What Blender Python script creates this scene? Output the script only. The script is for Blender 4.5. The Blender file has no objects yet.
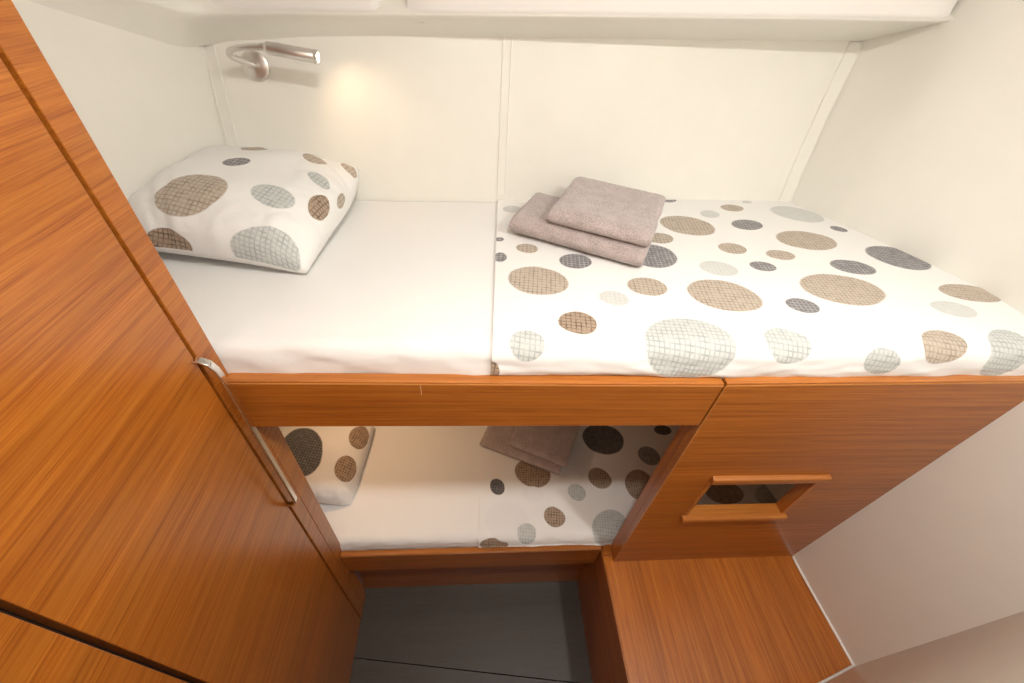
import bpy, bmesh, math, random
from mathutils import Vector, Matrix, noise
from mathutils.bvhtree import BVHTree

# ------------------------------------------------------------------ camera, light level
F_PX, PITCH, YAW, ROLL = 415.0, math.radians(42.773), math.radians(-6.926), math.radians(5.575)
sc = bpy.context.scene
col = sc.collection
def cam_axes():
    cp, sp = math.cos(PITCH), math.sin(PITCH)
    f = Vector((0, cp, -sp)); u = Vector((0, sp, cp)); r = Vector((1, 0, 0))
    r, u = math.cos(ROLL)*r + math.sin(ROLL)*u, -math.sin(ROLL)*r + math.cos(ROLL)*u
    Z = Matrix.Rotation(YAW, 3, 'Z')
    return Z @ r, Z @ u, Z @ f
RT, UP, FW = cam_axes()
def ray(px, py):
    return ((px-512)*RT - (py-341.5)*UP + F_PX*FW).normalized()
cd = bpy.data.cameras.new('camera'); cam = bpy.data.objects.new('camera', cd); col.objects.link(cam)
cd.sensor_width = 36.0; cd.lens = F_PX/1024*36.0; cd.clip_start = 0.02
M3 = Matrix((RT, UP, -FW)).transposed()
cam.matrix_world = M3.to_4x4()
sc.camera = cam
w = bpy.data.worlds.new('world'); sc.world = w; w.use_nodes = True
w.node_tree.nodes['Background'].inputs[0].default_value = (0.9, 0.92, 1.0, 1)
w.node_tree.nodes['Background'].inputs[1].default_value = 0.15
sc.view_settings.view_transform = 'Standard'; sc.view_settings.look = 'None'
sc.view_settings.gamma = 1.0; sc.view_settings.use_curve_mapping = False
sc.view_settings.exposure = 0.0
DOWNLIGHTS = [(0.10, 0.09, 7.8), (0.76, 0.14, 6.9)]      # x, y, watts of the two ceiling downlights
LAMP_W, LAMP_LOW_W = 0.6, 6.5
CEIL_Z = 0.46

# ------------------------------------------------------------------ helpers
def new_obj(name, mesh, mat, parent=None):
    o = bpy.data.objects.new(name, mesh); col.objects.link(o)
    if mat is not None and not mesh.materials: mesh.materials.append(mat)
    if parent is not None: o.parent = parent
    return o
def tag(o, label=None, cat=None, group=None, kind=None):
    if label: o['label'] = label
    if cat: o['category'] = cat
    if group: o['group'] = group
    if kind: o['kind'] = kind
    return o
def empty(name, loc, label=None, cat=None, group=None):
    o = bpy.data.objects.new(name, None); col.objects.link(o); o.location = loc
    o.empty_display_size = 0.05
    return tag(o, label, cat, group)
def off(parent):
    p = Vector((0, 0, 0))
    while parent is not None:
        p += parent.location; parent = parent.parent
    return p
def from_bm(name, bm, mat, parent=None, smooth=False):
    o = off(parent)
    bmesh.ops.translate(bm, vec=-o, verts=bm.verts)
    bmesh.ops.recalc_face_normals(bm, faces=bm.faces)
    me = bpy.data.meshes.new(name); bm.to_mesh(me); bm.free()
    if smooth:
        for p in me.polygons: p.use_smooth = True
    return new_obj(name, me, mat, parent)
def smooth_by_angle(o, deg=35):
    me = o.data
    for p in me.polygons: p.use_smooth = True
    bm = bmesh.new(); bm.from_mesh(me)
    for e in bm.edges:
        e.smooth = not (len(e.link_faces) == 2 and e.calc_face_angle(0) > math.radians(deg))
    bm.to_mesh(me); bm.free()
    return o
def box_bm(x0, x1, y0, y1, z0, z1, bev=0.0, seg=2):
    bm = bmesh.new()
    v = [bm.verts.new((x, y, z)) for x in (x0, x1) for y in (y0, y1) for z in (z0, z1)]
    for f in ((0,1,3,2), (4,6,7,5), (0,4,5,1), (2,3,7,6), (0,2,6,4), (1,5,7,3)):
        bm.faces.new([v[i] for i in f])
    if bev:
        bmesh.ops.recalc_face_normals(bm, faces=bm.faces)
        bmesh.ops.bevel(bm, geom=bm.edges[:], offset=bev, segments=seg, profile=0.5, affect='EDGES')
    return bm
def box(name, x0, x1, y0, y1, z0, z1, mat, parent=None, bev=0.0, seg=2):
    return from_bm(name, box_bm(x0, x1, y0, y1, z0, z1, bev, seg), mat, parent)
def prism_bm(poly, axis, a, b, bev=0.0):
    """poly: list of 2D points; axis 'x','y','z' extrusion from a to b"""
    bm = bmesh.new()
    def P(p, t):
        return {'x': (t, p[0], p[1]), 'y': (p[0], t, p[1]), 'z': (p[0], p[1], t)}[axis]
    A = [bm.verts.new(P(p, a)) for p in poly]; B = [bm.verts.new(P(p, b)) for p in poly]
    bm.faces.new(A); bm.faces.new(B[::-1]); n = len(poly)
    for i in range(n): bm.faces.new((A[i], A[(i+1) % n], B[(i+1) % n], B[i]))
    bmesh.ops.recalc_face_normals(bm, faces=bm.faces)
    if bev: bmesh.ops.bevel(bm, geom=bm.edges[:], offset=bev, segments=2, profile=0.5, affect='EDGES')
    return bm
def grid_bm(P, closed_u=False, uv=None):
    """P[i][j] grid of points -> quads (with optional uv[i][j])"""
    bm = bmesh.new(); n, m = len(P), len(P[0])
    V = [[bm.verts.new(p) for p in row] for row in P]
    L = bm.loops.layers.uv.new('UVMap') if uv else None
    for i in range(n if closed_u else n-1):
        for j in range(m-1):
            q = [(i, j), ((i+1) % n, j), ((i+1) % n, j+1), (i, j+1)]
            try: f = bm.faces.new([V[a][b] for a, b in q])
            except ValueError: continue
            if uv:
                for lp, (a, b) in zip(f.loops, q): lp[L].uv = uv[a][b]
    return bm, V
def catmull(pts, n=8):
    P = [Vector(p) for p in pts]; P = [2*P[0]-P[1]] + P + [2*P[-1]-P[-2]]; out = []
    for i in range(1, len(P)-2):
        for k in range(n):
            t = k/n; a, b, c, d = P[i-1], P[i], P[i+1], P[i+2]
            out.append(0.5*((2*b) + (c-a)*t + (2*a-5*b+4*c-d)*t*t + (3*b-3*c+d-a)*t*t*t))
    out.append(P[-2]); return out
def tube_bm(path, rad, seg=16, cap=True):
    """round tube along a path; rad number or list"""
    bm = bmesh.new(); n = len(path); rings = []
    path = [Vector(p) for p in path]
    t0 = (path[1]-path[0]).normalized()
    nrm = t0.orthogonal().normalized()
    for i, p in enumerate(path):
        t = (path[min(i+1, n-1)]-path[max(i-1, 0)]).normalized()
        nrm = (nrm - t*nrm.dot(t)).normalized(); b = t.cross(nrm)
        r = rad[i] if isinstance(rad, (list, tuple)) else rad
        rings.append([bm.verts.new(p + r*(math.cos(a)*nrm + math.sin(a)*b)) for a in [2*math.pi*k/seg for k in range(seg)]])
    for i in range(n-1):
        for k in range(seg):
            bm.faces.new((rings[i][k], rings[i][(k+1) % seg], rings[i+1][(k+1) % seg], rings[i+1][k]))
    if cap: bm.faces.new(rings[0][::-1]); bm.faces.new(rings[-1])
    return bm
def lerp(a, b, t): return a + (b-a)*t
def sstep(a, b, x):
    t = max(0.0, min(1.0, (x-a)/(b-a))); return t*t*(3-2*t)
def nz(x, y, z=0.0, s=1.0): return noise.noise(Vector((x*s, y*s, z*s)))

# ------------------------------------------------------------------ materials
def mat_new(name):
    m = bpy.data.materials.new(name); m.use_nodes = True
    nt = m.node_tree; return m, nt, nt.nodes['Principled BSDF']
def N(nt, t, **kw):
    n = nt.nodes.new(t)
    for k, v in kw.items(): setattr(n, k, v)
    return n
def setin(n, d):
    for k, v in d.items(): n.inputs[k].default_value = v
def wood(name, scale, dark, mid, light, rough=0.32, coat=0.25):
    """scale = noise scale per axis: small along the grain, large across it"""
    m, nt, b = mat_new(name); lk = nt.links.new
    tc = N(nt, 'ShaderNodeTexCoord'); mp = N(nt, 'ShaderNodeMapping'); mp.inputs['Scale'].default_value = scale
    lk(tc.outputs['Object'], mp.inputs['Vector'])
    n1 = N(nt, 'ShaderNodeTexNoise'); setin(n1, {'Scale': 1.0, 'Detail': 6.0, 'Roughness': 0.62, 'Distortion': 0.25})
    n2 = N(nt, 'ShaderNodeTexNoise'); setin(n2, {'Scale': 4.2, 'Detail': 5.0, 'Roughness': 0.7})
    n3 = N(nt, 'ShaderNodeTexNoise'); setin(n3, {'Scale': 0.18, 'Detail': 3.0, 'Roughness': 0.5})
    for n in (n1, n2, n3): lk(mp.outputs[0], n.inputs['Vector'])
    mx = N(nt, 'ShaderNodeMath', operation='MULTIPLY_ADD'); mx.inputs[1].default_value = 0.55
    lk(n2.outputs[0], mx.inputs[0])
    m2 = N(nt, 'ShaderNodeMath', operation='MULTIPLY'); m2.inputs[1].default_value = 0.45; lk(n1.outputs[0], m2.inputs[0])
    lk(m2.outputs[0], mx.inputs[2])
    cr = N(nt, 'ShaderNodeValToRGB'); lk(mx.outputs[0], cr.inputs[0])
    e = cr.color_ramp.elements; e[0].position = 0.385; e[0].color = (*dark, 1); e[1].position = 0.625; e[1].color = (*light, 1)
    k = e.new(0.50); k.color = (*mid, 1)
    hv = N(nt, 'ShaderNodeMapRange'); setin(hv, {'From Min': 0.3, 'From Max': 0.7, 'To Min': 0.86, 'To Max': 1.12}); lk(n3.outputs[0], hv.inputs[0])
    mc = N(nt, 'ShaderNodeVectorMath', operation='SCALE'); lk(cr.outputs[0], mc.inputs[0]); lk(hv.outputs[0], mc.inputs['Scale'])
    lk(mc.outputs[0], b.inputs['Base Color'])
    bp = N(nt, 'ShaderNodeBump'); setin(bp, {'Strength': 0.06, 'Distance': 0.001}); lk(mx.outputs[0], bp.inputs['Height']); lk(bp.outputs[0], b.inputs['Normal'])
    setin(b, {'Roughness': rough, 'Coat Weight': coat, 'Coat Roughness': 0.18, 'Specular IOR Level': 0.4})
    return m
def plain(name, colr, rough=0.5, metal=0.0, bump=0.0, bscale=40.0, spec=0.5, var=0.0):
    m, nt, b = mat_new(name); lk = nt.links.new
    setin(b, {'Base Color': (*colr, 1), 'Roughness': rough, 'Metallic': metal, 'Specular IOR Level': spec})
    tc = N(nt, 'ShaderNodeTexCoord'); n1 = N(nt, 'ShaderNodeTexNoise'); setin(n1, {'Scale': bscale, 'Detail': 4.0})
    lk(tc.outputs['Object'], n1.inputs['Vector'])
    if bump:
        bp = N(nt, 'ShaderNodeBump'); setin(bp, {'Strength': bump, 'Distance': 0.002}); lk(n1.outputs[0], bp.inputs['Height']); lk(bp.outputs[0], b.inputs['Normal'])
    if var:
        mr = N(nt, 'ShaderNodeMapRange'); setin(mr, {'From Min': 0.3, 'From Max': 0.7, 'To Min': 1-var, 'To Max': 1+var}); lk(n1.outputs[0], mr.inputs[0])
        vm = N(nt, 'ShaderNodeVectorMath', operation='SCALE'); vm.inputs[0].default_value = colr; lk(mr.outputs[0], vm.inputs['Scale']); lk(vm.outputs[0], b.inputs['Base Color'])
    return m
WD, WM, WL = (0.26, 0.064, 0.007), (0.405, 0.123, 0.014), (0.50, 0.178, 0.026)
W_Y = wood('teak_grain_y', (150, 2.0, 150), WD, WM, WL)
W_X = wood('teak_grain_x', (2.0, 150, 150), WD, WM, WL)
W_Z = wood('teak_grain_z', (150, 150, 2.0), WD, WM, WL)
W_EDGE = wood('teak_edge_band', (2.0, 90, 90), (0.33, 0.10, 0.016), (0.42, 0.142, 0.026), (0.50, 0.19, 0.040))
W_HILITE = wood('painted_edge_highlight', (1.7, 90, 90), (0.46, 0.17, 0.035), (0.52, 0.21, 0.05), (0.60, 0.27, 0.075))  # paler wood: the bright highlight on front edges put into the colour
W_DARK = plain('cabinet_gap', (0.03, 0.014, 0.006), 0.7)
GEL = plain('cream_gelcoat', (0.83, 0.815, 0.75), 0.38, bump=0.02, bscale=14, var=0.012)
GEL2 = plain('white_gelcoat_moulding', (0.87, 0.85, 0.82), 0.28, bump=0.01, bscale=10)
SEAL = plain('white_sealant', (0.86, 0.84, 0.80), 0.4, bump=0.05, bscale=200)
CHROME = plain('polished_chrome', (0.78, 0.77, 0.75), 0.09, 1.0)
SATIN = plain('satin_steel', (0.74, 0.72, 0.69), 0.36, 1.0)
FLOOR = wood('dark_floor_laminate', (3, 40, 40), (0.060, 0.047, 0.037), (0.068, 0.054, 0.043), (0.076, 0.061, 0.049), 0.45, 0.0)
BULB = bpy.data.materials.new('lamp_lens'); BULB.use_nodes = True
setin(BULB.node_tree.nodes['Principled BSDF'], {'Emission Color': (1.0, 0.86, 0.66, 1), 'Emission Strength': 6.0})

def fabric_nodes(nt, b, strength=0.10):
    lk = nt.links.new
    tc = N(nt, 'ShaderNodeTexCoord')
    n1 = N(nt, 'ShaderNodeTexNoise'); setin(n1, {'Scale': 9.0, 'Detail': 5.0, 'Roughness': 0.55, 'Distortion': 0.6}); lk(tc.outputs['UV'], n1.inputs['Vector'])
    n2 = N(nt, 'ShaderNodeTexNoise'); setin(n2, {'Scale': 900.0, 'Detail': 1.0}); lk(tc.outputs['UV'], n2.inputs['Vector'])
    b1 = N(nt, 'ShaderNodeBump'); setin(b1, {'Strength': strength, 'Distance': 0.02}); lk(n1.outputs[0], b1.inputs['Height'])
    b2 = N(nt, 'ShaderNodeBump'); setin(b2, {'Strength': 0.15, 'Distance': 0.0006}); lk(n2.outputs[0], b2.inputs['Height']); lk(b1.outputs[0], b2.inputs['Normal'])
    lk(b2.outputs[0], b.inputs['Normal'])
    setin(b, {'Roughness': 0.85, 'Specular IOR Level': 0.2, 'Sheen Weight': 0.15})
    return tc
SHEET_RGB = (0.83, 0.82, 0.80)
def sheet_mat():
    m, nt, b = mat_new('white_cotton_sheet'); fabric_nodes(nt, b)
    b.inputs['Base Color'].default_value = (*SHEET_RGB, 1); return m
SHEET = sheet_mat()
DOTC = {'T': ((0.51, 0.435, 0.355), (0.29, 0.235, 0.185)), 'B': ((0.40, 0.30, 0.22), (0.13, 0.09, 0.06)),
        'D': ((0.19, 0.18, 0.185), (0.42, 0.41, 0.41)), 'G': ((0.57, 0.585, 0.565), (0.35, 0.38, 0.375)),
        'P': ((0.64, 0.645, 0.625), (0.55, 0.56, 0.54)), 'K': ((0.085, 0.085, 0.085), (0.22, 0.21, 0.20)), 'F': ((0.80, 0.79, 0.78), (0.80, 0.79, 0.78))}
def dots_mat(name, dots, grid=33.0, crease=0.06):
    """dots: (u, v, ru, rv, angle, colour key): printed spots with a fine hatched grid"""
    m, nt, b = mat_new(name); lk = nt.links.new
    tc = fabric_nodes(nt, b, crease)
    # slightly wavering outline
    nn = N(nt, 'ShaderNodeTexNoise'); setin(nn, {'Scale': 14.0, 'Detail': 1.0}); lk(tc.outputs['UV'], nn.inputs['Vector'])
    sb = N(nt, 'ShaderNodeVectorMath', operation='SUBTRACT'); sb.inputs[1].default_value = (0.5, 0.5, 0.5); lk(nn.outputs['Color'], sb.inputs[0])
    ml = N(nt, 'ShaderNodeVectorMath', operation='SCALE'); ml.inputs['Scale'].default_value = 0.008; lk(sb.outputs[0], ml.inputs[0])
    ad = N(nt, 'ShaderNodeVectorMath', operation='ADD'); lk(tc.outputs['UV'], ad.inputs[0]); lk(ml.outputs[0], ad.inputs[1])
    fl = N(nt, 'ShaderNodeVectorMath', operation='MULTIPLY'); fl.inputs[1].default_value = (1, 1, 0); lk(ad.outputs[0], fl.inputs[0])
    # woven grid lines, irregular in strength
    mp = N(nt, 'ShaderNodeMapping'); mp.inputs['Rotation'].default_value = (0, 0, 0.12); lk(tc.outputs['UV'], mp.inputs['Vector'])
    n5 = N(nt, 'ShaderNodeTexNoise'); setin(n5, {'Scale': 60.0, 'Detail': 2.0}); lk(tc.outputs['UV'], n5.inputs['Vector'])
    masks = []
    for d in ('X', 'Y'):
        wv = N(nt, 'ShaderNodeTexWave', wave_type='BANDS', bands_direction=d)
        setin(wv, {'Scale': grid, 'Distortion': 0.9, 'Detail': 2.0, 'Detail Scale': 0.6})
        lk(mp.outputs[0], wv.inputs['Vector'])
        gt = N(nt, 'ShaderNodeMapRange'); setin(gt, {'From Min': 0.72, 'From Max': 0.93}); lk(wv.outputs['Fac'], gt.inputs[0]); masks.append(gt)
    mxm = N(nt, 'ShaderNodeMath', operation='MAXIMUM'); lk(masks[0].outputs[0], mxm.inputs[0]); lk(masks[1].outputs[0], mxm.inputs[1])
    gm = N(nt, 'ShaderNodeMath', operation='MULTIPLY'); lk(mxm.outputs[0], gm.inputs[0])
    mr = N(nt, 'ShaderNodeMapRange'); setin(mr, {'From Min': 0.3, 'From Max': 0.65, 'To Min': 0.15, 'To Max': 1.0}); lk(n5.outputs[0], mr.inputs[0]); lk(mr.outputs[0], gm.inputs[1])
    cur = None
    base = N(nt, 'ShaderNodeRGB'); base.outputs[0].default_value = (*SHEET_RGB, 1); cur = base.outputs[0]
    for key in sorted({d[5] for d in dots}):
        acc = None
        for (u, v, ru, rv, an, k) in dots:
            if k != key: continue
            mq = N(nt, 'ShaderNodeMapping', vector_type='TEXTURE')
            mq.inputs['Location'].default_value = (u, v, 0); mq.inputs['Rotation'].default_value = (0, 0, an); mq.inputs['Scale'].default_value = (max(ru, 0.002), max(rv, 0.002), 1)
            lk(fl.outputs[0], mq.inputs['Vector'])
            ln = N(nt, 'ShaderNodeVectorMath', operation='LENGTH'); lk(mq.outputs[0], ln.inputs[0])
            if acc is None: acc = ln.outputs['Value']
            else:
                mn = N(nt, 'ShaderNodeMath', operation='MINIMUM'); lk(acc, mn.inputs[0]); lk(ln.outputs['Value'], mn.inputs[1]); acc = mn.outputs[0]
        st = N(nt, 'ShaderNodeMapRange'); setin(st, {'From Min': 0.97, 'From Max': 1.03, 'To Min': 1.0, 'To Max': 0.0}); lk(acc, st.inputs[0])
        c0, c1 = DOTC[key]
        cm = N(nt, 'ShaderNodeMix', data_type='RGBA'); cm.inputs[6].default_value = (*c0, 1); cm.inputs[7].default_value = (*c1, 1); lk(gm.outputs[0], cm.inputs[0])
        mm = N(nt, 'ShaderNodeMix', data_type='RGBA'); lk(st.outputs[0], mm.inputs[0]); lk(cur, mm.inputs[6]); lk(cm.outputs[2], mm.inputs[7]); cur = mm.outputs[2]
    lk(cur, b.inputs['Base Color'])
    return m
def towel_mat():
    m, nt, b = mat_new('mauve_terry'); lk = nt.links.new
    tc = N(nt, 'ShaderNodeTexCoord')
    n1 = N(nt, 'ShaderNodeTexNoise'); setin(n1, {'Scale': 330.0, 'Detail': 3.0, 'Roughness': 0.7}); lk(tc.outputs['Object'], n1.inputs['Vector'])
    n2 = N(nt, 'ShaderNodeTexNoise'); setin(n2, {'Scale': 30.0, 'Detail': 3.0}); lk(tc.outputs['Object'], n2.inputs['Vector'])
    mx = N(nt, 'ShaderNodeMath', operation='MULTIPLY_ADD'); mx.inputs[1].default_value = 0.35; lk(n2.outputs[0], mx.inputs[0]); lk(n1.outputs[0], mx.inputs[2])
    cr = N(nt, 'ShaderNodeValToRGB'); e = cr.color_ramp.elements; e[0].position = 0.50; e[0].color = (0.34, 0.275, 0.26, 1); e[1].position = 0.85; e[1].color = (0.60, 0.51, 0.485, 1)
    lk(mx.outputs[0], cr.inputs[0]); lk(cr.outputs[0], b.inputs['Base Color'])
    bp = N(nt, 'ShaderNodeBump'); setin(bp, {'Strength': 0.9, 'Distance': 0.003}); lk(n1.outputs[0], bp.inputs['Height']); lk(bp.outputs[0], b.inputs['Normal'])
    setin(b, {'Roughness': 0.95, 'Specular IOR Level': 0.1, 'Sheen Weight': 0.4})
    return m
TOWEL = towel_mat()

# ------------------------------------------------------------------ the room shell
CAB_X = -0.43; FLOOR_Z = -1.95; PLAT_Z = -1.485; PLAT_X = 0.452
_wb = [(-0.30, 1.172), (0.186, 1.148), (0.50, 1.131), (0.62, 1.145), (0.70, 1.150), (0.76, 1.128), (0.83, 1.097), (0.94, 1.043), (1.055, 0.988), (1.178, 0.915), (1.45, 0.72)]
def _lin(y):
    for (a, p), (b, q) in zip(_wb, _wb[1:]):
        if y <= b: return p + (q-p)*(y-a)/(b-a)
    return _wb[-1][1]
def hull_x(y, z):                     # inner face of the curved hull side on the right
    s = sum(_lin(y + d*0.02) for d in range(-3, 4))/7
    return s + 0.043*(z+1.49) + 0.22*max(z+0.5, 0.0)*sstep(1.02, 1.30, y)
def back_y(x, z):                     # inner face of the flared hull behind the bunks
    return 1.12 + 0.06*x + 0.23*max(z+0.5, 0.0)
def left_x(y): return -0.614 - 0.24*(1.13-y)         # wall at the pillow end
def front_y(x): return 0.186 - 0.274*(1.148-x)      # partition behind the camera

# floor: two laminate boards meeting at a seam
floor = empty('floor', (0, 0.2, FLOOR_Z)); tag(floor, 'dark grey laminate cabin floor below the bunks', None, None, 'structure')
def seam_y(x): return 0.357 + (x+0.454)*(0.252-0.357)/0.786
xl, xr_ = CAB_X-0.02, PLAT_X+0.02
from_bm('floor_board', prism_bm([(xl, seam_y(xl)+0.0012), (xr_, seam_y(xr_)+0.0012), (xr_, 0.64), (xl, 0.64)], 'z', FLOOR_Z-0.03, FLOOR_Z, 0.0008), FLOOR, floor)
from_bm('floor_board', prism_bm([(xl, -0.50), (xr_, -0.50), (xr_, seam_y(xr_)-0.0012), (xl, seam_y(xl)-0.0012)], 'z', FLOOR_Z-0.03, FLOOR_Z, 0.0008), FLOOR, floor)
box('floor_underlay', xl, xr_, -0.5, 0.64, FLOOR_Z-0.05, FLOOR_Z-0.031, W_DARK, floor)

# back wall (flared hull liner) as a thick shell
zs = [-1.98, -1.5, -1.0, -0.62, -0.5, -0.4, -0.3, -0.2, -0.1, 0.0, 0.1, CEIL_Z+0.02]
xs = [lerp(-0.82, 1.20, i/24) for i in range(25)]
def shell(name, P, push, mat, **kw):
    """closed slab: grid P and the same grid moved by push"""
    bm, V = grid_bm(P); bm2v = [[bm.verts.new(Vector(p)+push) for p in row] for row in P]
    n, m = len(P), len(P[0])
    for i in range(n-1):
        for j in range(m-1): bm.faces.new((bm2v[i][j], bm2v[i][j+1], bm2v[i+1][j+1], bm2v[i+1][j]))
    for i in range(n-1):
        for j in (0, m-1): bm.faces.new((V[i][j], V[i+1][j], bm2v[i+1][j], bm2v[i][j]))
    for j in range(m-1):
        for i in (0, n-1): bm.faces.new((V[i][j], V[i][j+1], bm2v[i][j+1], bm2v[i][j]))
    o = from_bm(name, bm, mat, None, True); return smooth_by_angle(o, 40)
wall_back = shell('wall_back', [[(x, back_y(x, z), z) for z in zs] for x in xs], Vector((0, 0.05, 0)), GEL)
tag(wall_back, 'cream panelled hull wall behind the bunks', None, None, 'structure')
ys = [lerp(-0.30, 1.42, i/60) for i in range(61)]
wall_right = shell('wall_right', [[(hull_x(y, z), y, z) for z in [-1.98, -1.5, -1.0, -0.5, 0.0, CEIL_Z+0.02]] for y in ys], Vector((0.05, 0, 0)), GEL)
tag(wall_right, 'plain cream side wall curving round the foot of the bunks', None, None, 'structure')
wl = from_bm('wall_left', prism_bm([(left_x(0.50), 0.50), (left_x(1.36), 1.36), (left_x(1.36)-0.05, 1.36), (left_x(0.50)-0.05, 0.50)], 'z', -0.61, CEIL_Z+0.02), GEL)
tag(wl, 'cream wall at the pillow end of the top bunk', None, None, 'structure')
wl2 = box('wall_left', -0.85, -0.80, 0.50, 1.34, -1.98, -0.615, GEL); tag(wl2, 'cream wall at the pillow end of the lower bunk', None, None, 'structure')
a, b_ = -0.95, 1.25
wf = from_bm('wall_front', prism_bm([(a, front_y(a)-0.05), (b_, front_y(b_)-0.05), (b_, front_y(b_)), (a, front_y(a))], 'z', -1.98, CEIL_Z+0.02), GEL)
tag(wf, 'cream partition running obliquely past the wooden seat', None, None, 'structure')
ce = from_bm('ceiling', box_bm(-1.0, 1.3, -0.55, 1.45, CEIL_Z, CEIL_Z+0.03), GEL2); tag(ce, 'white cabin ceiling', None, None, 'structure')

# moulding strips on the back wall
def wall_strip(name, x0, x1, label, z0=-0.56, z1=-0.13, th=0.0032):
    pts = [(x0, 0.0), (x0+0.0008, th), (x0+0.0030, th), (x0+0.0038, th*0.35), (x1-0.0038, th*0.35), (x1-0.0030, th), (x1-0.0008, th), (x1, 0.0)]
    zz = [lerp(z0, z1, i/12) for i in range(13)]
    P = [[(x, back_y(x, z)-d+(0.0005 if d == 0 else 0), z) for z in zz] for x, d in pts]
    bm, _ = grid_bm(P); o = from_bm(name, bm, GEL); tag(o, label, None, None, 'structure'); return o
wall_strip('trim_1', -0.612, -0.586, 'narrow cream joint strip at the pillow end of the back wall')
wall_strip('trim_2', 0.054, 0.078, 'narrow cream joint strip in the middle of the back wall')
zz = [lerp(-0.56, -0.10, i/12) for i in range(13)]
P = []
for k, (u, d) in enumerate([(0.0, 0.0), (0.02, 0.003), (0.09, 0.003), (0.11, 0.001), (0.89, 0.001), (0.91, 0.003), (0.98, 0.003), (1.0, 0.0)]):
    row = []
    for z in zz:
        x = 0.5
        # corner of back wall and side wall at this height
        yc = 1.2
        for _ in range(12): x = hull_x(yc, z); yc = back_y(x, z)
        A = Vector((x-0.036, back_y(x-0.036, z), z)); B = Vector((hull_x(yc-0.004, z), yc-0.004, z))
        nn = Vector((-(B-A).y, (B-A).x, 0)).normalized()
        if nn.y > 0: nn = -nn
        row.append(A.lerp(B, u) + nn*d)
    P.append(row)
bm, _ = grid_bm(P); tr = from_bm('trim_3', bm, GEL); tag(tr, 'cream corner strip where back wall meets side wall', None, None, 'structure')

# overhead moulding above the top bunk: soffit lofted from wall line to lip, then a rounded fascia
def lip_z(x): return -0.096 + 0.0585*x
lip_plan = [(-0.70, 1.10), (1.05, 1.10)]
pairs = [((left_x(0.72), 0.72, -0.045), (left_x(0.72), 0.72, -0.055)), ((left_x(0.84)+0.02, 0.85, -0.075), (left_x(0.84), 0.84, -0.099)),
         ((left_x(0.97)+0.05, 1.00, -0.105), (left_x(0.97), 0.97, -0.146)), ((-0.570, 1.07, -0.126), (left_x(1.08), 1.08, -0.186)),
         ((-0.500, 1.095, lip_z(-0.5)), (-0.592, 1.155, -0.192))]
for x in (-0.42, -0.34, -0.2, 0.0, 0.2, 0.4, 0.6, 0.8, 1.10):
    zb_ = -0.147 + 0.048*x - 0.016*sstep(-0.25, -0.5, x)
    pairs.append(((x, 1.10, lip_z(x)), (x - 0.05*sstep(-0.2, -0.5, x), back_y(x, zb_)+0.004, zb_)))
L1 = catmull([a for a, b in pairs], 5); L2 = catmull([b for a, b in pairs], 5); rows = []
for lipp, back in zip(L1, L2):
    d = back-lipp
    rows.append([back, back.lerp(lipp, 0.3)+Vector((0, 0, 0.004)), back.lerp(lipp, 0.75)+Vector((0, 0, 0.003)), lipp + d*0.06, lipp + Vector((0, 0, 0.003)),
                 lipp + Vector((d.x*0.3, d.y*0.3, 0.02)), lipp + Vector((d.x*0.5, d.y*0.5, 0.12))])
bm, _ = grid_bm(rows)
oh = from_bm('trim_4', bm, GEL, None, True); tag(oh, 'cream soffit under the overhead locker moulding', None, None, 'structure')
def fascia(name, x0, x1, setback, zlift, label):
    """rounded white moulding above the lip between x0 and x1"""
    prof = [(0.030, 0.004), (0.008, 0.0), (0.001, 0.004), (-0.001, 0.012), (0.002, 0.045), (0.012, 0.085), (0.030, 0.13), (0.05, 0.60)]
    n = 40; P = []
    for i in range(n+1):
        x = lerp(x0, x1, i/n)
        y = None
        for (ax, ay), (bx, by2) in zip(lip_plan, lip_plan[1:]):
            if ax <= x <= bx: y = lerp(ay, by2, (x-ax)/(bx-ax)); break
        if y is None: y = lip_plan[-1][1]
        e = min(i, n-i)/n*(x1-x0)
        rnd = 0.012*(1-sstep(0, 0.014, e))
        zmax = CEIL_Z + 0.005 - lip_z(x) - zlift
        P.append([(x, y + setback + rnd + d, lip_z(x) + zlift + min(h, zmax)) for d, h in prof])
    bm, V = grid_bm(P)
    for i in (0, n):
        c = [V[i][k] for k in range(len(prof))]; bm.faces.new(c)
    o = from_bm(name, bm, GEL2, None, True); smooth_by_angle(o, 50); tag(o, label, None, None, 'structure'); return o
fascia('trim_5', -0.150, 1.035, 0.000, 0.0, 'long rounded white moulding above the foot of the top bunk')
fascia('trim_6', -0.645, -0.205, 0.004, 0.0, 'shorter rounded white moulding above the pillow and reading lamp')
box('trim_7', -0.24, -0.12, 1.135, 1.16, -0.12, CEIL_Z+0.01, GEL); bpy.data.objects['trim_7']['kind'] = 'structure'; bpy.data.objects['trim_7']['label'] = 'recess between the two overhead mouldings'

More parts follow.
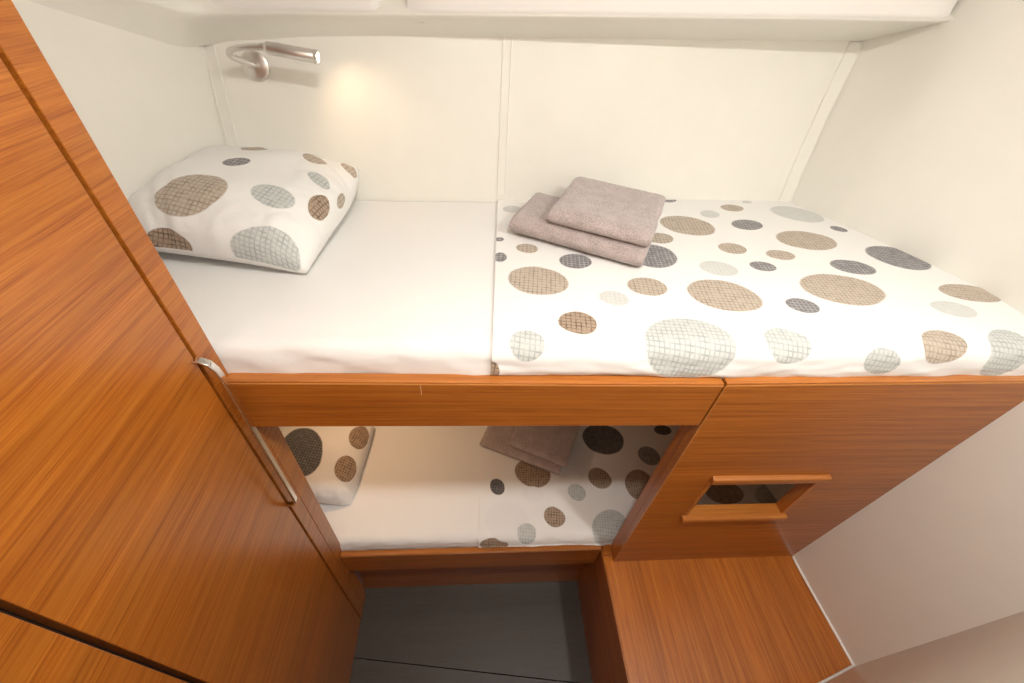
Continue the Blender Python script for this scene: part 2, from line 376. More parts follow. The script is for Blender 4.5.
# ------------------------------------------------------------------ wooden furniture
# wardrobe on the left
wr = empty('wardrobe', (-0.60, 0.15, FLOOR_Z), 'tall orange teak wardrobe with chrome bar handle left of the bunks', 'wardrobe')
GAPF, GAPN = 0.4765, 0.138
box('carcass', -0.95, CAB_X-0.022, -0.42, 0.498, FLOOR_Z+0.001, CEIL_Z-0.002, W_DARK, wr)
door = box('door', CAB_X-0.020, CAB_X, GAPN+0.004, GAPF-0.0035, FLOOR_Z+0.004, CEIL_Z-0.004, W_Y, wr, 0.0012)
box('stile', CAB_X-0.45, CAB_X, GAPF+0.0035, 0.519, FLOOR_Z+0.001, CEIL_Z-0.002, W_Y, wr, 0.0012)
box('front_panel', CAB_X-0.020, CAB_X, -0.30, GAPN-0.004, FLOOR_Z+0.004, CEIL_Z-0.004, W_Y, wr, 0.0012)
box('lower_stile', CAB_X-0.020, CAB_X, 0.520, 0.569, FLOOR_Z+0.001, -0.705, W_Y, wr, 0.0012)
# handle: bent flat bar
def flat_bar(name, path, wdir, width, th, mat, parent, bev=0.0012):
    bm = bmesh.new(); rings = []
    path = [Vector(p) for p in path]; wdir = Vector(wdir)
    for i, p in enumerate(path):
        t = (path[min(i+1, len(path)-1)]-path[max(i-1, 0)]).normalized(); nn = t.cross(wdir).normalized()
        rings.append([bm.verts.new(p + wdir*a*width/2 + nn*b*th/2) for a, b in ((-1,-1), (1,-1), (1,1), (-1,1))])
    for r0, r1 in zip(rings, rings[1:]):
        for k in range(4): bm.faces.new((r0[k], r0[(k+1) % 4], r1[(k+1) % 4], r1[k]))
    bm.faces.new(rings[0][::-1]); bm.faces.new(rings[-1])
    o = from_bm(name, bm, mat, parent, True); smooth_by_angle(o, 40)
    md = o.modifiers.new('bevel', 'BEVEL'); md.width = bev; md.segments = 2; md.limit_method = 'ANGLE'
    return o
hx = CAB_X
hp = [(hx-0.001, 0.470, -0.487), (hx+0.010, 0.470, -0.488), (hx+0.020, 0.470, -0.494), (hx+0.026, 0.470, -0.508), (hx+0.028, 0.470, -0.528)]
hp += [(hx+0.028, 0.470, lerp(-0.55, -0.93, k/8)) for k in range(9)] + [(hx+0.027, 0.470, -0.945), (hx+0.020, 0.470, -0.957), (hx+0.010, 0.470, -0.962), (hx-0.001, 0.470, -0.963)]
hd = flat_bar('handle', hp, (0, 1, 0), 0.012, 0.0045, CHROME, door); hd['label'] = 'long polished chrome bar handle'

# top bunk: rail with teak edge and base board
tb = empty('top_bunk', (0.0, 0.8, -0.70), 'teak front rail and base of the top bunk', 'bunk bed')
rail = from_bm('rail', box_bm(CAB_X+0.001, 0.4765, 0.500, 0.518, -0.702, -0.575, 0.001), W_X, tb)
box('rail_edge', CAB_X+0.001, 0.4765, 0.5004, 0.522, -0.5748, -0.570, W_EDGE, tb, 0.001)
box('painted_highlight', CAB_X+0.001, 0.4765, 0.4992, 0.5010, -0.5775, -0.5742, W_HILITE, tb)  # thin pale strip painting the highlight on the rail's front top edge
box('base_board', -0.605, 1.10, 0.530, 1.06, -0.640, -0.618, W_X, tb)
box('scratch', -0.0975, -0.0964, 0.4996, 0.5005, -0.604, -0.576, plain('pale_scratch', (0.72, 0.52, 0.33), 0.6), rail)['label'] = 'short pale scratch'
# side panel with the rectangular opening
HX0, HX1, HZ0, HZ1 = 0.612, 0.900, -1.140, -0.937
sp = empty('bunk_panel', (0.80, 0.52, PLAT_Z), 'large teak panel with small rectangular opening above the wooden seat', 'panel')
def panel_bm():
    x0, z0, z1, y0, y1 = 0.4815, PLAT_Z+0.0004, -0.574, 0.500, 0.520
    bm = bmesh.new()
    def ring(y):
        xb = lambda z: hull_x(y, z)-0.001
        o = [bm.verts.new(p) for p in ((x0, y, z0), (xb(z0), y, z0), (xb(z1), y, z1+0.017), (x0, y, z1))]
        i = [bm.verts.new(p) for p in ((HX0, y, HZ0), (HX1, y, HZ0), (HX1, y, HZ1), (HX0, y, HZ1))]
        return o, i
    A, B = ring(y0), ring(y1)
    for k in range(4):
        n = (k+1) % 4
        bm.faces.new((A[0][k], A[0][n], A[1][n], A[1][k])); bm.faces.new((B[0][k], B[1][k], B[1][n], B[0][n]))
        bm.faces.new((A[0][k], B[0][k], B[0][n], A[0][n])); bm.faces.new((A[1][k], A[1][n], B[1][n], B[1][k]))
    return bm
from_bm('board', panel_bm(), W_X, sp)
xe = hull_x(0.52, -0.57)-0.004
from_bm('top_edge', prism_bm([(0.4815, -0.5738), (xe, -0.5568), (xe, -0.5515), (0.4815, -0.568)], 'y', 0.5004, 0.534, 0.001), W_EDGE, sp)
from_bm('painted_highlight', prism_bm([(0.4815, -0.5765), (xe, -0.5595), (xe, -0.5562), (0.4815, -0.5732)], 'y', 0.4992, 0.5010), W_HILITE, sp)  # pale strip painted as the highlight along the panel's top edge
box('painted_highlight', 0.4806, 0.4830, 0.4992, 0.5010, PLAT_Z+0.002, -0.577, W_HILITE, sp)  # same painted highlight down the panel's left edge
box('stile', 0.4815, 0.505, 0.5205, 0.552, PLAT_Z+0.002, -0.580, W_Z, sp, 0.001)
fr = empty('opening_frame', (0, 0, 0)); fr.parent = sp; fr.location = (0, 0, 0)
def fbar(name, poly, x0, x1): return from_bm(name, prism_bm(poly, 'x', x0, x1, 0.0022), W_EDGE, fr)
fbar('frame_top', [(0.487, HZ1-0.002), (0.531, HZ1-0.002), (0.531, HZ1+0.018), (0.499, HZ1+0.021), (0.489, HZ1+0.018), (0.487, HZ1+0.012)], HX0-0.014, HX1+0.016)
fbar('frame_bottom', [(0.486, HZ0-0.016), (0.499, HZ0-0.020), (0.531, HZ0-0.020), (0.531, HZ0+0.003), (0.490, HZ0+0.003), (0.486, HZ0-0.002)], HX0-0.014, HX1+0.016)
box('frame_side', HX0-0.012, HX0+0.0005, 0.4985, 0.530, HZ0+0.004, HZ1-0.003, W_EDGE, fr, 0.001)
box('frame_side', HX1-0.0005, HX1+0.012, 0.4985, 0.530, HZ0+0.004, HZ1-0.003, W_Z, fr, 0.001)

# lower bunk front
lb = empty('lower_bunk', (0.0, 0.8, FLOOR_Z), 'teak front rail and plinth of the lower bunk above the floor', 'bunk bed')
box('rail', CAB_X+0.001, PLAT_X-0.004, 0.540, 0.558, -1.612, -1.4825, W_X, lb, 0.001)
box('rail_edge', CAB_X+0.001, PLAT_X-0.004, 0.5404, 0.558, -1.482, -1.477, W_EDGE, lb, 0.001)
box('painted_highlight', CAB_X+0.001, PLAT_X-0.004, 0.5392, 0.5410, -1.4855, -1.4822, W_HILITE, lb)  # painted edge highlight repeated on the lower rail
box('plinth', CAB_X-0.09, PLAT_X, 0.585, 0.603, FLOOR_Z+0.001, -1.54, W_X, lb, 0.001)
box('base_board', -0.775, 1.08, 0.606, 1.10, -1.53, -1.51, W_X, lb)
# seat / step
st = empty('step_seat', (0.8, 0.35, FLOOR_Z), 'low teak seat with glossy top at the foot of the bunks', 'seat')
def seat_top(z0, z1, inset=0.0):
    ysn = [lerp(front_y(1.13)+0.006, 0.4985, k/10) for k in range(11)]
    right = [(hull_x(y, PLAT_Z)-0.003, y) for y in ysn if y > front_y(hull_x(y, PLAT_Z))+0.004]
    yl = front_y(PLAT_X)+0.004
    poly = [(PLAT_X+inset, yl), (right[0][0], front_y(right[0][0])+0.004)] + right + [(right[-1][0], 0.519), (PLAT_X+inset, 0.519)]
    return prism_bm(poly, 'z', z0, z1)
from_bm('seat_top', seat_top(PLAT_Z-0.022, PLAT_Z), W_Y, st)
box('seat_edge', PLAT_X-0.0045, PLAT_X-0.0005, front_y(PLAT_X)+0.006, 0.538, PLAT_Z-0.024, PLAT_Z-0.0005, W_EDGE, st, 0.001)
box('side_board', PLAT_X+0.0005, PLAT_X+0.02, front_y(PLAT_X)+0.006, 0.602, FLOOR_Z+0.001, PLAT_Z-0.0225, W_Y, st, 0.001)
box('corner_post', PLAT_X-0.0005, 0.4805, 0.5195, 0.560, PLAT_Z-0.022, -1.477, W_X, st, 0.001)
# sealant beads around the seat
pts = [Vector((hull_x(y, PLAT_Z)-0.0025, y, PLAT_Z+0.0015)) for y in [lerp(0.186, 0.498, k/12) for k in range(13)]]
s1 = from_bm('trim_8', tube_bm(pts, 0.0036, 8), SEAL, None, True); tag(s1, 'white sealant bead between seat and side wall', None, None, 'structure')
pts = [Vector((x, front_y(x)+0.0025, PLAT_Z+0.0015)) for x in (PLAT_X+0.01, 0.8, 1.147)]
s2 = from_bm('trim_9', tube_bm(pts, 0.0036, 8), SEAL, None, True); tag(s2, 'white sealant bead between seat and oblique partition', None, None, 'structure')

# ------------------------------------------------------------------ bedding
BVH = {}
def hit_uv(o, px, py):
    """where the line of sight through a pixel meets object o: its UV"""
    if o.name not in BVH:
        me = o.data; me.calc_loop_triangles(); ofs = off(o.parent) + o.location
        vs = [v.co + ofs for v in me.vertices]; tr = [tuple(t.vertices) for t in me.loop_triangles]
        uvl = me.uv_layers[0].data; uvs = [[uvl[l].uv.copy() for l in t.loops] for t in me.loop_triangles]
        BVH[o.name] = (BVHTree.FromPolygons(vs, tr), vs, tr, uvs)
    bv, vs, tr, uvs = BVH[o.name]
    loc, nrm, idx, dist = bv.ray_cast(Vector((0, 0, 0)), ray(px, py))
    if loc is None: return None
    a, b, c = [vs[i] for i in tr[idx]]
    v0, v1, v2 = b-a, c-a, loc-a
    d00, d01, d11, d20, d21 = v0.dot(v0), v0.dot(v1), v1.dot(v1), v2.dot(v0), v2.dot(v1)
    den = d00*d11-d01*d01; s = (d11*d20-d01*d21)/den; t = (d00*d21-d01*d20)/den
    ua, ub, uc = uvs[idx]
    return ua*(1-s-t) + ub*s + uc*t
def dots_from_pixels(o, spec):
    out = []
    for (cx, cy, hw, hh, dy, k) in spec:
        c = hit_uv(o, cx, cy)
        if c is None: continue
        if dy is None:                            # round spot of a given radius in metres
            out.append((c.x, c.y, hw, hh, 0.0, k)); continue
        def vec(ex, ey):
            for f in (0.9, 0.5, 0.2):
                p, q = hit_uv(o, cx+ex*f, cy+ey*f), hit_uv(o, cx-ex*f, cy-ey*f)
                if p is not None and q is not None: return (p-q)/(2*f)
            p = hit_uv(o, cx+ex*0.3, cy+ey*0.3) or hit_uv(o, cx-ex*0.3, cy-ey*0.3)
            return (p-c)/0.3 if p is not None else None
        a, b = vec(hw, 0), vec(0, hh)
        if a is None or b is None: continue
        s = max(-0.95, min(0.95, dy/hh))          # correlation of the image ellipse
        # covariance in uv
        S = ((1, s), (s, 1)); J = ((a.x, b.x), (a.y, b.y))
        T = [[sum(J[i][m]*S[m][n]*J[j][n] for m in (0, 1) for n in (0, 1)) for j in (0, 1)] for i in (0, 1)]
        tr_, df, od = T[0][0]+T[1][1], T[0][0]-T[1][1], T[0][1]
        rt = math.sqrt((df/2)**2 + od*od); l1, l2 = tr_/2+rt, max(tr_/2-rt, 1e-5)
        l1 = min(l1, 4.4*l2, 0.12**2)            # printed spots are never very long
        an = 0.5*math.atan2(2*od, df)
        out.append((c.x, c.y, math.sqrt(l1), math.sqrt(l2), an, k))
    return out

def bed_surface(x0f, x1f, Yf, zb, ztop, Ybf, r=0.03, nx=120, lift=0.0, wr_amp=0.0025, seed=0.0, over=0.0, gather=1.0):
    """a mattress skin: points and uv over (front face, rounded edge, top). x0f/x1f give the ends for a depth y"""
    P, UV = [], []
    prof = []                                      # (y offset kind, t)
    n_face, n_arc, n_top = 8, 8, 46
    for i in range(nx+1):
        s = i/nx; row, uvr = [], []; arc = 0.0; prev = None
        for j in range(n_face+n_arc+n_top+1):
            xm = lerp(x0f(0.8), x1f(0.8), s)
            zt = ztop(xm)
            if j <= n_face: t = j/n_face; yy = Yf - 0.003*math.sin(t*math.pi); z = lerp(zb, zt-r, t); nv = (-1, 0)
            elif j <= n_face+n_arc:
                a = (j-n_face)/n_arc*math.pi/2; yy = Yf + r - r*math.cos(a); z = zt - r + r*math.sin(a); nv = (-math.cos(a), math.sin(a))
            else:
                t = (j-n_face-n_arc)/n_top; yy = lerp(Yf+r, 0.0, 0)  # placeholder
                yb = Ybf(xm, zt) - over; yy = lerp(Yf+r, yb, t); z = zt; nv = (0, 1)
            xx = lerp(x0f(yy), x1f(yy), s)
            w_ = wr_amp*(nz(xx, yy, seed, 5.5) + 0.5*nz(xx+3, yy, seed, 13))
            if j <= n_face+n_arc+2:                # little gathers along the front edge
                w_ += gather*(0.0016*nz(xx*1.0, z*3, seed+4, 26) + 0.0022*nz(xx*0.8 + z*2.0, z*1.5, seed+9, 11))
            d = lift + w_
            p = Vector((xx, yy + nv[0]*d, z + nv[1]*d))
            q = Vector((0, yy, z))
            if prev is not None: arc += (q-prev).length
            prev = q; row.append(p); uvr.append((xx, arc))
        P.append(row); UV.append(uvr)
    return P, UV
def bed_obj(name, P, UV, mat, parent=None, zbottom=None):
    bm, V = grid_bm(P, uv=UV)
    L = bm.loops.layers.uv.active
    n, m = len(P), len(P[0])
    # close: back wall down, bottom, ends
    zb = zbottom
    low = [[bm.verts.new((P[i][0].x if False else P[i][j].x, P[i][j].y, zb)) for j in (0, m-1)] for i in range(n)]
    fs = []
    for i in range(n-1):
        fs.append(bm.faces.new((V[i][0], low[i][0], low[i+1][0], V[i+1][0])))
        fs.append(bm.faces.new((V[i][m-1], V[i+1][m-1], low[i+1][1], low[i][1])))
        fs.append(bm.faces.new((low[i][0], low[i][1], low[i+1][1], low[i+1][0])))
    for i in (0, n-1):
        fs.append(bm.faces.new([V[i][j] for j in range(m)] + [low[i][1], low[i][0]]))
    for f in fs:
        for lp_ in f.loops: lp_[L].uv = (-9, -9)
    o = from_bm(name, bm, mat, parent, True); smooth_by_angle(o, 55); return o

def layer_obj(name, Po, Pi, UV):
    """thin cloth: outer skin, inner skin, joined round the hem"""
    bm, V = grid_bm(Po, uv=UV); L = bm.loops.layers.uv.active
    W = [[bm.verts.new(p) for p in row] for row in Pi]; n, m = len(Po), len(Po[0]); fs = []
    for i in range(n-1):
        for j in range(m-1): fs.append((bm.faces.new((W[i][j], W[i][j+1], W[i+1][j+1], W[i+1][j])), None))
        for j in (0, m-1): fs.append((bm.faces.new((V[i][j], V[i+1][j], W[i+1][j], W[i][j])), None))
    for j in range(m-1):
        for i in (0, n-1):
            q = ((i, j), (i, j+1)); f = bm.faces.new((V[i][j], V[i][j+1], W[i][j+1], W[i][j])); fs.append((f, [UV[i][j], UV[i][j+1], UV[i][j+1], UV[i][j]]))
    for f, u in fs:
        for k, lp_ in enumerate(f.loops): lp_[L].uv = u[k] if u else (-9, -9)
    o = from_bm(name, bm, None, None, True); return smooth_by_angle(o, 55)
# --- top mattress
def zt_up(x): return -0.511 + 0.012*sstep(0.05, 0.9, x)
m1 = lambda y: left_x(y)+0.004
m2 = lambda y: hull_x(y, -0.5)-0.006
P, UV = bed_surface(m1, m2, 0.5245, -0.60, zt_up, lambda x, z: back_y(x, z)-0.004, seed=1.0, gather=1.6, wr_amp=0.0018)
tm = bed_obj('mattress', P, UV, SHEET, None, -0.612)
tag(tm, 'top bunk mattress in a smooth white fitted sheet', 'mattress')
# --- patterned cover on the foot half
c1 = lambda y: 0.030 + 0.045*(y-0.52)
c2 = lambda y: hull_x(y, -0.49)-0.001
P, UV = bed_surface(c1, c2, 0.5245, -0.567, zt_up, lambda x, z: back_y(x, z)-0.001, seed=1.0, gather=1.6, wr_amp=0.0018, lift=0.0075)
Pi, _u = bed_surface(c1, c2, 0.5245, -0.567, zt_up, lambda x, z: back_y(x, z)-0.001, seed=1.0, gather=1.6, wr_amp=0.0018, lift=0.001)
tc_ = layer_obj('bed_cover', P, Pi, UV)
tag(tc_, 'white bed cover printed with grey and tan spots on the top bunk', 'bed cover')
UP_DOTS = [
 (527.2,248.3,11,4.5,0.6,'T'),(575.7,261,16,7.2,1,'D'),(538,280,30,14,3,'T'),(613.8,298,15,7.2,2,'P'),(647,286.7,20,9,2.5,'T'),
 (578,322.7,19,11.2,2,'B'),(527.5,343.3,17.3,14.7,1,'G'),(653.5,255.7,23.5,11.7,3,'D'),(660,238,14,5.2,1,'T'),(687,225.4,27.5,9.7,4,'T'),
 (709.8,214,10,3.7,1,'P'),(732,207.8,11.5,3.4,1,'T'),(747.3,224.6,15.7,5.3,1.3,'D'),(732.5,248.3,14.5,5.5,2,'T'),(718.6,268.1,19.5,7.8,3.5,'P'),
 (780.5,255,14.5,5,2,'T'),(762.5,266.2,13.5,5,2,'D'),(806.4,240.2,30.5,9.5,4,'T'),(724.5,295,37.5,16,7,'T'),(852.5,267,23,7.5,4,'D'),
 (842,289,43,15.5,7,'T'),(801.8,305.4,17.5,7.7,4,'D'),(797,214,27,8,5,'P'),(839,229,9,3,2,'D'),(898,257.5,33,12,8,'D'),(970,293,31,9,5,'T'),
 (954,309,23.5,8.5,5,'P'),(787.6,342.3,24,17,6,'G'),(882,364,18,12,-2,'G'),(945,343,22,16,3,'T'),(1013,352,22,24,-6,'G'),(691.6,343.6,46,31,4,'G'),
 (567,377,18,8,0,'D'),(493,372,6,10,0,'B'),(500,257,6.5,4.5,0,'D'),(500,239.6,4,2.2,0,'D'),(512,209,9,3.4,0,'P'),(670,200.5,6.5,1.8,0,'D'),(747,202,9,1.2,0,'P')]
tc_.data.materials.append(dots_mat('spotted_cotton_cover', dots_from_pixels(tc_, UP_DOTS)))
# --- lower mattress and cover
def zt_lo(x): return -1.437
l1 = lambda y: -0.776
l2 = lambda y: hull_x(y, -1.43)-0.006
P, UV = bed_surface(l1, l2, 0.5625, -1.50, zt_lo, lambda x, z: back_y(x, z)-0.004, seed=5.0, gather=2.0, wr_amp=0.003)
lm = bed_obj('mattress', P, UV, SHEET, None, -1.508)
tag(lm, 'lower bunk mattress in a creased white sheet', 'mattress')
d1 = lambda y: 0.022 + 0.02*(y-0.55)
P, UV = bed_surface(d1, l2, 0.5625, -1.474, zt_lo, lambda x, z: back_y(x, z)-0.001, seed=5.0, gather=2.0, wr_amp=0.003, lift=0.0075)
Pi, _u = bed_surface(d1, l2, 0.5625, -1.474, zt_lo, lambda x, z: back_y(x, z)-0.001, seed=5.0, gather=2.0, wr_amp=0.003, lift=0.001)
lc = layer_obj('bed_cover', P, Pi, UV)
tag(lc, 'white bed cover printed with dark spots on the lower bunk', 'bed cover')
LO_DOTS = [(497.4,486.4,7.5,8,1,'K'),(532.5,473,18,14,3,'B'),(554.5,516.9,10.5,10.5,2,'B'),(577,492.3,9,8.3,2,'G'),(599.6,478.2,11.7,10.3,3,'B'),
 (603,438.7,20.8,15,3,'K'),(663,430,9,5,1,'K'),(649,455.7,11,9.3,3,'D'),(639.7,484.6,14.5,15,2,'B'),(609.5,525.6,17.5,18,-2,'G'),(526.7,533,9.5,10.3,0,'G'),
 (494,545,16,5,0,'B'),(507,520,22,20,2,'F'),(533,494,11,8,1,'F'),(724,492,20,12,3,'B'),(770,492,16,12,3,'G'),(690,530,14,12,0,'B')]
lc.data.materials.append(dots_mat('spotted_cotton_cover_lower', dots_from_pixels(lc, LO_DOTS)))

# --- pillows
def pillow(name, c, hx_, hy_, ht, rz, tilt_y, tilt_x, label, seed, dots, group, zrest):
    n = 64; bm = bmesh.new(); L = bm.loops.layers.uv.new('UVMap')
    Rm = Matrix.Rotation(rz, 3, 'Z') @ Matrix.Rotation(tilt_y, 3, 'Y') @ Matrix.Rotation(tilt_x, 3, 'X')
    def pt(u, v, side):
        # pinched corners, bowed edges
        bow = 0.075
        x = u*hx_*(1 - 0.05*abs(v)**4*abs(u)**2)
        y = v*hy_*(1 - 0.07*abs(u)**4*abs(v)**2)
        e = max(0.0, 1-abs(u)**2.8)**0.42 * max(0.0, 1-abs(v)**2.8)**0.42
        h = ht*e
        droop = (-0.030 if v < 0 else (0.030 if u > 0 else 0.006))*(abs(u)*abs(v))**3
        if side > 0:
            rim = (1-e)*e**0.4*2.0
            fold = sum(math.exp(-((u*a+v*b-k)/0.045)**2) for a, b, k in ((0.9, 0.35, -0.62), (0.8, 0.5, -0.80), (-0.7, 0.7, 0.55), (0.6, 0.8, 0.95)))
            cr = 0.012*nz(u, v, seed, 1.8)*e + rim*(0.010*nz(u*2.2, v*2.2, seed, 2.2) + 0.006*nz(u*5, v*5, seed, 2.0)) - 0.011*fold*rim
            z = h*0.66 + cr + droop
        else:
            z = -h*0.34 + droop
        q = Vector(c) + Rm @ Vector((x, y, z))
        q.z = max(q.z, zrest + 0.002*(side > 0))          # flattened where it lies on the bed
        return q
    grids = []
    for side in (1, -1):
        V = [[bm.verts.new(pt(-1+2*i/n, -1+2*j/n, side)) for j in range(n+1)] for i in range(n+1)]; grids.append(V)
        AU = [[0.0]*(n+1) for _ in range(n+1)]; AV = [[0.0]*(n+1) for _ in range(n+1)]; h_ = n//2
        for j in range(n+1):
            for i in range(h_+1, n+1): AU[i][j] = AU[i-1][j] + (V[i][j].co-V[i-1][j].co).length
            for i in range(h_-1, -1, -1): AU[i][j] = AU[i+1][j] - (V[i][j].co-V[i+1][j].co).length
        for i in range(n+1):
            for j in range(h_+1, n+1): AV[i][j] = AV[i][j-1] + (V[i][j].co-V[i][j-1].co).length
            for j in range(h_-1, -1, -1): AV[i][j] = AV[i][j+1] - (V[i][j].co-V[i][j+1].co).length
        for i in range(n):
            for j in range(n):
                q = [(i, j), (i+1, j), (i+1, j+1), (i, j+1)]
                if side < 0: q = q[::-1]
                f = bm.faces.new([V[a][b] for a, b in q])
                for lp_, (a, b) in zip(f.loops, q): lp_[L].uv = (AU[a][b] + (0 if side > 0 else 3), AV[a][b])
    bmesh.ops.remove_doubles(bm, verts=bm.verts, dist=0.0004)
    base = empty(name, (c[0], c[1], c[2]), label, 'pillow', group)
    o = from_bm('pillowcase', bm, None, base, True)
    o.data.materials.append(dots_mat(name+'_print', dots_from_pixels(o, dots), crease=0.22))
    return base
PU = [(189.8,191,36.5,20.5,-8,'T'),(236.3,161.5,13.7,4,-1,'D'),(272.9,195.3,22,12,5,'G'),(264.7,248,36,23,6,'G'),(168,246,0.050,0.034,None,'B'),
      (315.5,158.4,13.5,5.5,4,'T'),(319,179.5,11.5,8.5,6,'G'),(320,206.7,11,13,2,'B'),(341,201,0.014,0.024,None,'T'),(350,169,0.024,0.016,None,'T'),(254.6,149.5,14,2,0,'T')]
pillow('pillow', (-0.505, 0.928, -0.455), 0.196, 0.190, 0.142, math.radians(-7), math.radians(3), math.radians(3), 'plump pillow with large tan and grey spots on the top bunk', 2.0, PU, 'spotted pillows', -0.508)
PL = [(301.9,450,21,24,-2,'K'),(346.4,468.6,11,13,0,'B'),(359.6,437,10,11,0,'B')]
pillow('pillow', (-0.590, 0.865, -1.397), 0.190, 0.170, 0.120, math.radians(-4), math.radians(6), 0.0, 'spotted pillow half hidden behind the wardrobe on the lower bunk', 7.0, PL, 'spotted pillows', -1.432)

# --- folded towels
def towel(c, wid, dep, hgt, rz, layers, label, seed, group, sag=0.0):
    """folded terry towel: layered slab, round folded front edge, layers showing at the sides"""
    t = hgt/layers; path = []                     # zig-zag centre line in (depth, height)
    ins = t*0.5
    for k in range(layers):
        h = t*(k+0.5); a, b = -dep/2+ins, dep/2-ins
        seq = [(lerp(a, b, i/14), h) for i in range(15)]
        if k % 2 == 0: seq = seq[::-1]
        path += seq
        if k < layers-1:
            xe = seq[-1][0]; sg = -1 if xe < 0 else 1
            path += [(xe + sg*t*0.5*math.sin(f*math.pi), h + t*f) for f in (0.2, 0.35, 0.5, 0.65, 0.8)]
    # offset outline of the ribbon
    th = t*0.49; Lf, Rg = [], []
    for i, p in enumerate(path):
        q0, q1 = path[max(i-1, 0)], path[min(i+1, len(path)-1)]
        dx, dz = q1[0]-q0[0], q1[1]-q0[1]; ln = math.hypot(dx, dz) or 1; nx_, nz_ = -dz/ln, dx/ln
        Lf.append((p[0]+nx_*th, p[1]+nz_*th)); Rg.append((p[0]-nx_*th, p[1]-nz_*th))
    outline = Lf + Rg[::-1]
    base = empty('folded_towel', c, label, 'towel', group); base.rotation_euler.z = rz
    bm = bmesh.new(); nW = 30; rings = []
    for i in range(nW+1):
        u = i/nW; x = (u-0.5)*wid; e = min(u, 1-u)*wid
        k = 1 - 0.25*(1-sstep(0, 0.010, e))
        ring = []
        for (d, h) in outline:
            zc = hgt/2
            hh = zc + (h-zc)*k + 0.003*nz(x, d, seed, 9)*(h/hgt) - sag*(abs(u-0.5)*2)**2*(h/hgt)*0.3
            ring.append(bm.verts.new((x + 0.003*nz(d, h, seed+u, 20), d + 0.003*nz(x, h, seed, 14), hh + 0.0012*nz(x, d, seed, 60))))
        rings.append(ring)
    m = len(outline)
    for r0, r1 in zip(rings, rings[1:]):
        for k in range(m): bm.faces.new((r0[k], r0[(k+1) % m], r1[(k+1) % m], r1[k]))
    half = len(Lf)
    for ring, flip in ((rings[0], False), (rings[-1], True)):
        for i in range(half-1):
            q = (ring[i], ring[i+1], ring[m-2-i], ring[m-1-i])
            bm.faces.new(q[::-1] if flip else q)
    bmesh.ops.recalc_face_normals(bm, faces=bm.faces)
    me = bpy.data.meshes.new('terry_cloth'); bm.to_mesh(me); bm.free()
    o = new_obj('terry_cloth', me, TOWEL, base); smooth_by_angle(o, 60)
    return base
towel((0.266, 0.930, -0.500), 0.325, 0.170, 0.050, math.radians(-27), 2, 'wider folded mauve towel lying on the top bunk cover, under a smaller one', 1.0, 'folded mauve towels')
towel((0.320, 0.940, -0.4495), 0.235, 0.230, 0.038, math.radians(-26), 2, 'smaller folded mauve towel on top of the stack on the top bunk', 3.0, 'folded mauve towels')
towel((0.212, 0.940, -1.427), 0.330, 0.180, 0.030, math.radians(-24), 2, 'wider folded mauve towel lying on the lower bunk cover, under a smaller one', 6.0, 'folded mauve towels')
towel((0.285, 0.945, -1.3965), 0.235, 0.200, 0.028, math.radians(-25), 2, 'smaller folded mauve towel on top of the stack on the lower bunk', 8.0, 'folded mauve towels')

# ------------------------------------------------------------------ lamps
def reading_lamp(base_p, nrm, arm, head0, head1, label, watts, group, aim=(0, 0, 0), cone=110, tint=(1.0, 0.66, 0.38)):
    base_p, nrm = Vector(base_p), Vector(nrm).normalized()
    e = empty('reading_lamp', base_p, label, 'lamp', group)
    from_bm('wall_plate', tube_bm([base_p + nrm*d for d in (0.0005, 0.001, 0.0055, 0.008, 0.0085)], [0.029, 0.030, 0.030, 0.026, 0.0005], 32), SATIN, e, True)
    smooth_by_angle(e.children[-1], 40)
    from_bm('swivel', tube_bm([base_p + nrm*0.008, base_p + nrm*0.016, base_p + nrm*0.018], [0.0065, 0.0065, 0.005], 20), CHROME, e, True)
    smooth_by_angle(e.children[-1], 40)
    pth = catmull([base_p + nrm*0.016] + [Vector(a) for a in arm], 8)
    from_bm('arm', tube_bm(pth, 0.0060, 14), SATIN, e, True)
    h0, h1 = Vector(head0), Vector(head1); ax = (h1-h0).normalized(); ln = (h1-h0).length
    hb = [(-0.012, 0.0066), (-0.004, 0.0070), (0.0, 0.0112), (0.003, 0.0120), (ln-0.002, 0.0126), (ln, 0.0118)]
    hd_ = from_bm('lamp_head', tube_bm([h0 + ax*d for d, r in hb], [r for d, r in hb], 28), SATIN, e, True); smooth_by_angle(hd_, 40)
    from_bm('rim', tube_bm([h0 + ax*(ln-0.006), h0 + ax*(ln+0.0008), h0 + ax*(ln+0.0012)], [0.0130, 0.0130, 0.0104], 28), CHROME, hd_, True)
    from_bm('lens', tube_bm([h0 + ax*(ln+0.0008), h0 + ax*(ln+0.0016)], [0.0098, 0.0095], 24), BULB, hd_, True)
    ld = bpy.data.lights.new('reading_lamp_beam', 'SPOT'); ld.energy = watts; ld.color = tint; ld.spot_size = math.radians(cone); ld.spot_blend = 1.0; ld.shadow_soft_size = 0.008
    lo = bpy.data.objects.new('reading_lamp_beam', ld); col.objects.link(lo); lo.parent = e
    lo.location = h1 + ax*0.006 - base_p
    lo.rotation_euler = (ax + Vector(aim)).to_track_quat('-Z', 'Y').to_euler()
    return e
bp_ = Vector((-0.508, back_y(-0.508, -0.226), -0.226))
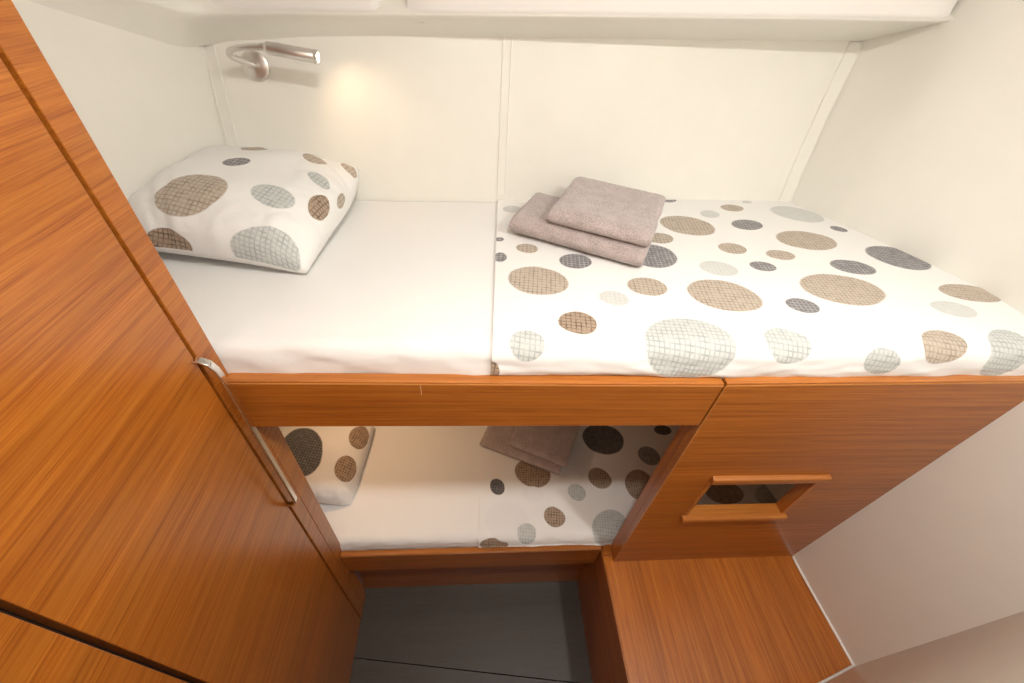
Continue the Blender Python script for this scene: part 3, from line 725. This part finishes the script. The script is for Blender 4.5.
wn = Vector((0, -1, 0.23)).normalized()
K_ = 0.972
ARM = [Vector(p)*K_ for p in [(-0.520, 1.120, -0.212), (-0.531, 1.098, -0.199), (-0.522, 1.088, -0.188), (-0.498, 1.083, -0.181), (-0.472, 1.082, -0.178), (-0.452, 1.083, -0.178)]]
reading_lamp(bp_, wn, ARM, Vector((-0.445, 1.083, -0.1775))*K_, Vector((-0.346, 1.088, -0.189))*K_, 'slim chrome reading lamp on the wall above the top pillow', LAMP_W, 'reading lamps', (-0.35, 0.55, -1.5), 125)
bl = Vector((-0.560, back_y(-0.56, -0.80), -0.80)); dl = Vector((-0.06, back_y(-0.56, -0.80)-bp_.y, -0.574))
reading_lamp(bl, (0, -1, 0), [a+dl for a in ARM], Vector((-0.445, 1.083, -0.1775))*K_+dl, Vector((-0.376, 1.045, -0.262))*K_+dl,
             'chrome reading lamp on the wall inside the lower bunk, hidden by the rail', LAMP_LOW_W, 'reading lamps', (-0.2, 0.1, -1.5), 140, (1.0, 0.62, 0.34))
for i, (x, y, wt) in enumerate(DOWNLIGHTS):
    e = empty('ceiling_light', (x, y, CEIL_Z), 'round recessed ceiling light over the floor' if i == 0 else 'round recessed ceiling light over the wooden seat', 'ceiling light', 'ceiling lights')
    bez = from_bm('bezel', tube_bm([(x, y, CEIL_Z-0.0005), (x, y, CEIL_Z-0.004), (x, y, CEIL_Z-0.006), (x, y, CEIL_Z-0.006), (x, y, CEIL_Z-0.003)], [0.046, 0.046, 0.044, 0.037, 0.036], 36), GEL2, e, True)
    smooth_by_angle(bez, 40)
    from_bm('diffuser', tube_bm([(x, y, CEIL_Z-0.003), (x, y, CEIL_Z-0.0045)], [0.036, 0.035], 32), BULB, e)
    ld = bpy.data.lights.new('downlight', 'AREA'); ld.shape = 'DISK'; ld.size = 0.07; ld.energy = wt; ld.color = (1.0, 0.965, 0.915); ld.spread = math.radians(165)
    lo = bpy.data.objects.new('downlight', ld); col.objects.link(lo); lo.parent = e; lo.location = (0, 0, -0.010)
